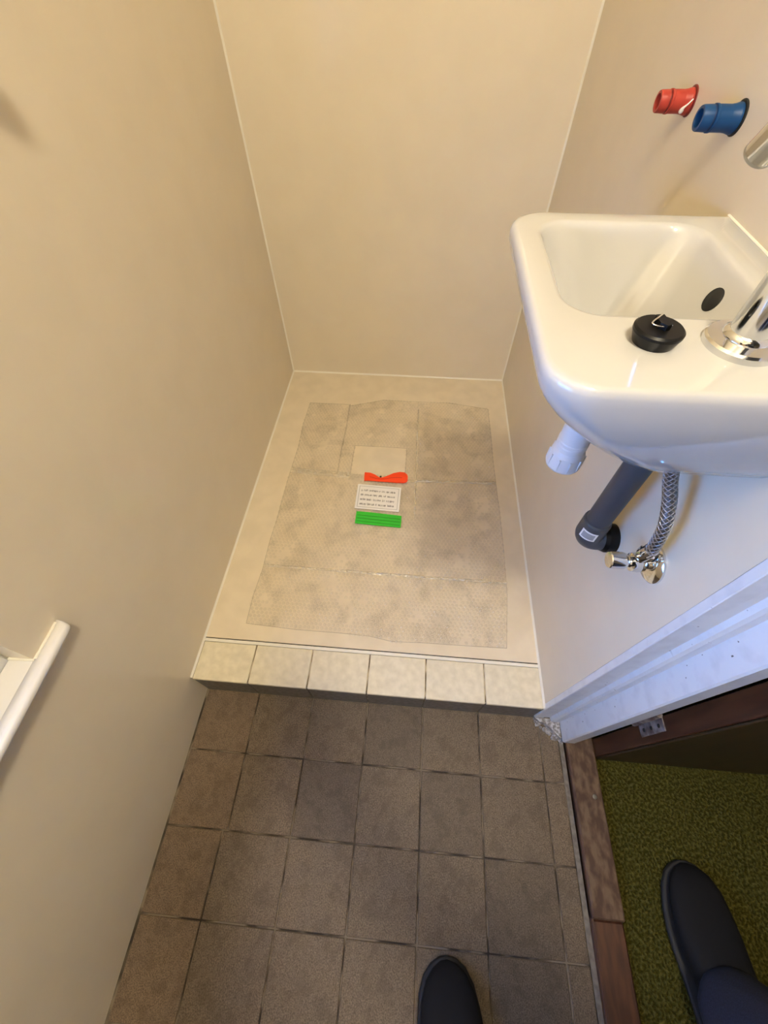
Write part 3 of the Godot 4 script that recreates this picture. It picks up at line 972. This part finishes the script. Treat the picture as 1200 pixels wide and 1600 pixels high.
func make_stickers() -> void:
	var y := TRAY_Y + 0.0056
	# instruction card: border line and four lines of fine print, too small to read
	var c := Vector2(0.383, 0.594)
	var t := thing("paper_label", "white paper label with four lines of fine print on the bubble wrap", "label", Vector3(c.x, y, c.y))
	var q := [Vector2(-0.066, -0.048), Vector2(0.067, -0.043), Vector2(0.065, 0.048), Vector2(-0.066, 0.044)]
	obj("card", flat_piece(q, 0.0, 0.0006), M.paper, t)
	var W := 640
	var H := 440
	var im := Image.create(W, H, false, Image.FORMAT_RGB8)
	im.fill(lin(0.84, 0.82, 0.78))
	var ink := lin(0.10, 0.09, 0.085)
	var rule := lin(0.30, 0.28, 0.26)
	for r in [[30, 30, 580, 5], [30, 405, 580, 5], [30, 30, 5, 380], [605, 30, 5, 380]]:
		im.fill_rect(Rect2i(r[0], r[1], r[2], r[3]), rule)
	var rng := RandomNumberGenerator.new()
	rng.seed = 9
	var words := [[2, 5, 10, 2, 4, 3, 6], [3, 8, 5, 4, 3, 8], [6, 6, 9, 3, 9], [7, 8, 2, 9, 7]]
	for row in 4:
		var x := 62
		var yb := 96 + row * 82
		var total := 0
		for n in words[row]:
			total += n * 12 + 14
		var sx := 515.0 / total
		var fx := float(x)
		for n in words[row]:
			for l in n:
				var tall := rng.randf() < 0.22
				var top := yb - (9 if tall else 0)
				var hgt := 26 + (9 if tall else 0) + (8 if rng.randf() < 0.12 else 0)
				im.fill_rect(Rect2i(int(fx), top, 4, hgt), ink)
				if rng.randf() < 0.75:
					im.fill_rect(Rect2i(int(fx), yb + (0 if rng.randf() < 0.5 else 21), int(9 * sx), 5), ink)
				if rng.randf() < 0.5:
					im.fill_rect(Rect2i(int(fx + 6 * sx), yb, 4, 26), ink)
				fx += 12 * sx
			fx += 14 * sx
	var pm := mat(Color.WHITE, 0.6)
	pm.albedo_texture = texture(im)
	var st := start()
	st.set_smooth_group(-1)
	var uv := [Vector2(0, 0), Vector2(1, 0), Vector2(1, 1), Vector2(0, 1)]
	for k in [0, 1, 2, 0, 2, 3]:
		st.set_uv(uv[k])
		st.add_vertex(Vector3(q[k].x * 0.999, 0.00075, q[k].y * 0.999))
	obj("print", finish(st), pm, t)
	# green strip
	var g := thing("green_tape", "bright green strip of tape on the bubble wrap below the label", "tape", Vector3(0.3905, y - 0.0008, 0.672))
	obj("strip", flat_piece([Vector2(-0.066, -0.024), Vector2(-0.02, -0.0225), Vector2(0.066, -0.017), Vector2(0.0665, 0.005), Vector2(0.065, 0.024), Vector2(0.0, 0.0215), Vector2(-0.066, 0.0185)], 0.0, 0.0012), M.green, g)
	for k in 3:
		var z := -0.012 + k * 0.0105
		obj("rib", flat_piece([Vector2(-0.062, z), Vector2(0.063, z + 0.006), Vector2(0.063, z + 0.0082), Vector2(-0.062, z + 0.0018)], 0.0012, 0.0006), M.green_line, g)
	# orange strip, pinched to a bow
	var o := thing("orange_tape", "crumpled orange strip of tape pinched like a bow tie on the bubble wrap", "tape", Vector3(0.400, y - 0.001, 0.514))
	var top := [[-0.068, -0.017], [-0.05, -0.0165], [-0.035, -0.010], [-0.022, -0.0005], [-0.016, 0.001], [-0.008, -0.001], [0.005, -0.009], [0.022, -0.020], [0.042, -0.0265], [0.056, -0.0255], [0.064, -0.019], [0.0675, -0.010]]
	var bot := [[-0.066, 0.019], [-0.05, 0.018], [-0.035, 0.018], [-0.022, 0.0185], [-0.016, 0.0185], [-0.008, 0.0185], [0.005, 0.019], [0.022, 0.0195], [0.042, 0.020], [0.056, 0.0195], [0.064, 0.016], [0.0675, 0.010]]
	var st4 := start()
	var rows := []
	for k in top.size():
		var row := []
		for m in 6:
			var f := m / 5.0
			var bul := sin(PI * f) * (0.004 if k > 6 else 0.0025) * (0.5 if k in [3, 4, 5] else 1.0) + (0.0022 if m % 2 == 1 else 0.0)
			row.append(Vector3(lerpf(top[k][0], bot[k][0], f), 0.001 + bul, lerpf(top[k][1], bot[k][1], f)))
		rows.append(row)
	for k in rows.size() - 1:
		for m in 5:
			quad(st4, rows[k][m], rows[k + 1][m], rows[k + 1][m + 1], rows[k][m + 1], Vector3.UP)
			var dn := Vector3(0, -0.001, 0)
			quad(st4, rows[k][m] + dn, rows[k + 1][m] + dn, rows[k + 1][m + 1] + dn, rows[k][m + 1] + dn, Vector3.DOWN)
	obj("strip", finish(st4), M.orange, o)
	obj("fold_line", tube(smooth_path([Vector3(-0.05, 0.0055, 0.004), Vector3(-0.016, 0.0045, 0.010), Vector3(0.02, 0.0068, 0.004), Vector3(0.05, 0.0068, 0.002)], 12), 0.0009, 6), M.orange_line, o)
	obj("pinch_knot", lathe([[0.003, 0.0], [0.0032, 0.0025], [0.001, 0.004]], Vector3(-0.0165, 0.001, -0.001), Vector3.UP, 10), M.dark, o)

# ------------------------------------------------------------------ the photographer's legs
func shoe(toe: Vector3, heading: float, parent: Node) -> void:
	# local: +z from toe to heel
	var n := 14
	var prof := [ # z, half width, height, sideways shift
		[0.000, 0.006, 0.018, 0.004], [0.006, 0.022, 0.032, 0.004], [0.018, 0.036, 0.043, 0.003], [0.040, 0.047, 0.052, 0.002], [0.070, 0.053, 0.060, 0.0],
		[0.100, 0.055, 0.070, -0.001], [0.130, 0.052, 0.083, -0.002], [0.165, 0.047, 0.098, -0.001], [0.200, 0.044, 0.108, 0.0], [0.240, 0.043, 0.110, 0.0], [0.270, 0.040, 0.108, 0.0], [0.292, 0.028, 0.095, 0.0], [0.300, 0.010, 0.07, 0.0]]
	var b := Basis(Vector3.UP, heading)
	var rings := []
	var sole := []
	for p in prof:
		var r := []
		var s := []
		for k in n * 2:
			var a := TAU * k / (n * 2)
			var cx := signf(cos(a)) * pow(absf(cos(a)), 0.75)
			var cy := sin(a)
			var hh: float = p[2] - 0.014
			var yy: float = 0.014 + (hh * (0.5 + 0.5 * cy) if cy > -0.98 else 0.0)
			r.append(toe + b * Vector3(p[3] + cx * p[1] * (1.0 if cy < 0 else 1.0), yy, p[0]))
			s.append(toe + b * Vector3(p[3] + cos(a) * (p[1] + 0.003), 0.009 + signf(sin(a)) * 0.007 * pow(absf(sin(a)), 0.4), p[0] - (0.003 if p[0] < 0.15 else -0.003)))
		rings.append(r)
		sole.append(s)
	var st := start()
	add_loft(st, rings)
	var o := obj("shoe", finish(st), M.leather, parent)
	var st2 := start()
	add_loft(st2, sole)
	obj("sole", finish(st2), M.sole, o)

func make_person() -> void:
	var t := thing("person", "person standing in the doorway in black shoes and dark navy trousers", "person")
	shoe(Vector3(0.584, 0.0, 1.562), 0.20, t)
	shoe(Vector3(1.060, 0.0, 1.386), 0.04, t)
	# trousers as one surface from hems to waist, meshed as surface nets
	var la := Vector3(0.632, 0.085, 1.775)
	var lk := Vector3(0.690, 0.50, 1.735)
	var lh := Vector3(0.765, 0.90, 1.80)
	var ra := Vector3(1.055, 0.095, 1.575)
	var rk := Vector3(1.040, 0.50, 1.640)
	var rh := Vector3(0.955, 0.90, 1.80)
	obj("trousers", nets([[la, lk, 0.062, 0.072], [lk, lh, 0.072, 0.098], [ra, rk, 0.062, 0.072], [rk, rh, 0.072, 0.098],
		[Vector3(0.79, 0.93, 1.81), Vector3(0.93, 0.93, 1.81), 0.115, 0.115], [Vector3(0.81, 1.02, 1.83), Vector3(0.91, 1.02, 1.83), 0.11, 0.11]], 0.016, 0.035), M.trousers, t)
	# jumper: torso and both sleeves
	var cb := Basis.from_euler(Vector3(-0.953473, 0.0920303, -0.0124385))
	var eye := Vector3(0.46915, 1.10216, 1.34375)
	var wl := eye + cb * Vector3(-0.115, -0.165, 0.06)
	var wr := eye + cb * Vector3(0.090, -0.175, 0.065)
	var sl := Vector3(0.635, 1.40, 1.775)
	var sr := Vector3(0.985, 1.40, 1.845)
	var el := Vector3(0.50, 1.16, 1.70)
	var er := Vector3(0.82, 1.14, 1.66)
	obj("jumper", nets([[Vector3(0.80, 1.04, 1.83), Vector3(0.92, 1.04, 1.83), 0.122, 0.122], [Vector3(0.74, 1.28, 1.82), Vector3(0.88, 1.28, 1.85), 0.128, 0.128],
		[Vector3(0.69, 1.40, 1.79), Vector3(0.93, 1.40, 1.84), 0.085, 0.085], [Vector3(0.81, 1.40, 1.815), Vector3(0.805, 1.48, 1.80), 0.075, 0.062],
		[sl, el, 0.068, 0.052], [el, wl.lerp(el, 0.12), 0.052, 0.040], [sr, er, 0.068, 0.052], [er, wr.lerp(er, 0.12), 0.052, 0.040]], 0.016, 0.03), M.jumper, t)
	# head and hair
	var hc := Vector3(0.79, 1.62, 1.765)
	var hb := Basis.from_euler(Vector3(-0.55, 0.45, 0))
	var head := []
	for q in [[Vector3(0, 0.045, 0.005), Vector3(0, 0.03, 0.03), 0.078, 0.075], [Vector3(0, 0.0, -0.035), Vector3(0, -0.075, -0.055), 0.055, 0.036], [Vector3(0, -0.02, 0.02), Vector3(0, -0.16, 0.045), 0.055, 0.055],
		[Vector3(0, 0.012, -0.09), Vector3(0, -0.022, -0.106), 0.009, 0.014], [Vector3(-0.028, 0.026, -0.082), Vector3(0.028, 0.026, -0.082), 0.012, 0.012],
		[Vector3(-0.015, -0.05, -0.092), Vector3(0.015, -0.05, -0.092), 0.009, 0.009], [Vector3(-0.08, 0.02, 0.01), Vector3(-0.083, -0.02, 0.004), 0.012, 0.008], [Vector3(0.08, 0.02, 0.01), Vector3(0.083, -0.02, 0.004), 0.012, 0.008]]:
		head.append([hc + hb * q[0], hc + hb * q[1], q[2], q[3]])
	var hd := obj("head", nets(head, 0.007, 0.012), M.skin, t)
	for sx in [-1.0, 1.0]:
		obj("eye", lathe([[0.0005, -0.009], [0.008, -0.005], [0.0095, 0.0], [0.008, 0.005], [0.0005, 0.009]], hc + hb * Vector3(sx * 0.031, 0.012, -0.083), Vector3.UP, 12), M.dark, hd)
	obj("hair", nets([[hc + hb * Vector3(0, 0.062, 0.0), hc + hb * Vector3(0, 0.045, 0.035), 0.080, 0.080], [hc + hb * Vector3(0, 0.02, 0.05), hc + hb * Vector3(0, -0.03, 0.06), 0.068, 0.055]], 0.009, 0.02), M.hair, t)
	# hands closed on the two sides of the phone: palm, four fingers behind it, thumb in front
	for sd in [-1.0, 1.0]:
		var px: float = -0.052 if sd < 0.0 else 0.026
		var hand := []
		var wrist: Vector3 = Vector3(-0.115, -0.165, 0.06) if sd < 0.0 else Vector3(0.090, -0.175, 0.065)
		var palm := Vector3(px + sd * 0.026, -0.115, 0.026)
		hand.append([wrist, palm, 0.026, 0.021])
		for k in 4:
			var root := palm + Vector3(sd * 0.004, 0.026 - 0.017 * k, -0.008)
			var knuckle := Vector3(px + sd * 0.014, -0.082 - 0.018 * k, -0.009)
			var tip := Vector3(px - sd * [0.018, 0.022, 0.02, 0.013][k], -0.084 - 0.018 * k, -0.0125)
			hand.append([palm, root, 0.018, 0.0095])
			hand.append([root, knuckle, 0.0095, 0.0085])
			hand.append([knuckle, tip, 0.0085, 0.007])
		var tk := Vector3(px + sd * 0.008, -0.088, 0.032)
		hand.append([palm, tk, 0.014, 0.0105])
		hand.append([tk, Vector3(px - sd * 0.018, -0.068, 0.024), 0.0105, 0.008])
		for b in hand:
			b[0] = eye + cb * b[0]
			b[1] = eye + cb * b[1]
		obj("hand", nets(hand, 0.004, 0.006), M.skin, t)
	# the phone that takes the picture
	var ph := thing("phone", "slim dark phone held in both hands above the tiled floor", "phone")
	ph.transform = Transform3D(cb, eye)
	obj("body", box(Vector3(-0.052, -0.130, 0.0045), Vector3(0.026, 0.022, 0.0125), 0.0025), M.leather, ph)
	obj("screen", box(Vector3(-0.049, -0.127, 0.0125), Vector3(0.023, 0.019, 0.0130)), M.dark, ph)

func nets(bones: Array, cell: float, blend: float) -> ArrayMesh:
	var lo := Vector3.INF
	var hi := -Vector3.INF
	for b in bones:
		for e in 2:
			var r: Vector3 = Vector3.ONE * (float(b[2 + e]) + cell * 3)
			lo = lo.min(b[e] - r)
			hi = hi.max(b[e] + r)
	var n := Vector3i(((hi - lo) / cell).ceil()) + Vector3i.ONE
	var sy := n.x
	var sz := n.x * n.y
	var f := PackedFloat32Array()
	f.resize(sz * n.z)
	for k in n.z:
		for j in n.y:
			for i in n.x:
				var p := lo + Vector3(i, j, k) * cell
				var d := 1.0
				for b in bones:
					var a: Vector3 = b[0]
					var ab: Vector3 = b[1] - a
					var tt := clampf((p - a).dot(ab) / ab.length_squared(), 0, 1)
					var e: float = p.distance_to(a + ab * tt) - lerpf(b[2], b[3], tt)
					var h := clampf(0.5 + 0.5 * (d - e) / blend, 0, 1)
					d = lerpf(d, e, h) - blend * h * (1.0 - h)
				f[k * sz + j * sy + i] = d
	var verts := {}
	for k in n.z - 1:
		for j in n.y - 1:
			for i in n.x - 1:
				var base := k * sz + j * sy + i
				var c := Vector3.ZERO
				var cnt := 0
				for e in [[0, 1], [0, 2], [0, 4], [1, 3], [1, 5], [2, 3], [2, 6], [3, 7], [4, 5], [4, 6], [5, 7], [6, 7]]:
					var a: int = e[0]
					var b: int = e[1]
					var fa := f[base + (a & 1) + ((a >> 1) & 1) * sy + ((a >> 2) & 1) * sz]
					var fb := f[base + (b & 1) + ((b >> 1) & 1) * sy + ((b >> 2) & 1) * sz]
					if (fa < 0.0) != (fb < 0.0):
						var u := fa / (fa - fb)
						c += Vector3(a & 1, (a >> 1) & 1, (a >> 2) & 1).lerp(Vector3(b & 1, (b >> 1) & 1, (b >> 2) & 1), u)
						cnt += 1
				if cnt > 0:
					verts[base] = lo + (Vector3(i, j, k) + c / cnt) * cell
	var st := start()
	st.set_smooth_group(0)
	var step := [1, sy, sz]
	for base in verts:
		for ax in 3:
			var nb: int = base + step[ax]
			if nb >= f.size() or (f[base] < 0.0) == (f[nb] < 0.0):
				continue
			var u: int = step[(ax + 1) % 3]
			var v: int = step[(ax + 2) % 3]
			if not (verts.has(base - u) and verts.has(base - v) and verts.has(base - u - v)):
				continue
			var out := Vector3.ZERO
			out[ax] = 1.0 if f[base] < 0.0 else -1.0
			quad(st, verts[base], verts[base - u], verts[base - u - v], verts[base - v], out)
	return finish(st)

func _ready() -> void:
	make_camera()
	make_light()
	make_materials()
	M.braid = mat(lin(0.20, 0.20, 0.215), 0.4, 1.0)
	M.strand = mat(lin(0.36, 0.36, 0.37), 0.38, 1.0)
	make_lamp()
	make_room()
	make_floor()
	make_tray()
	make_curb()
	make_door()
	make_basin()
	make_tap()
	make_stopper()
	make_plumbing()
	make_plugs()
	make_sill()
	make_wrap()
	make_stickers()
	make_person()
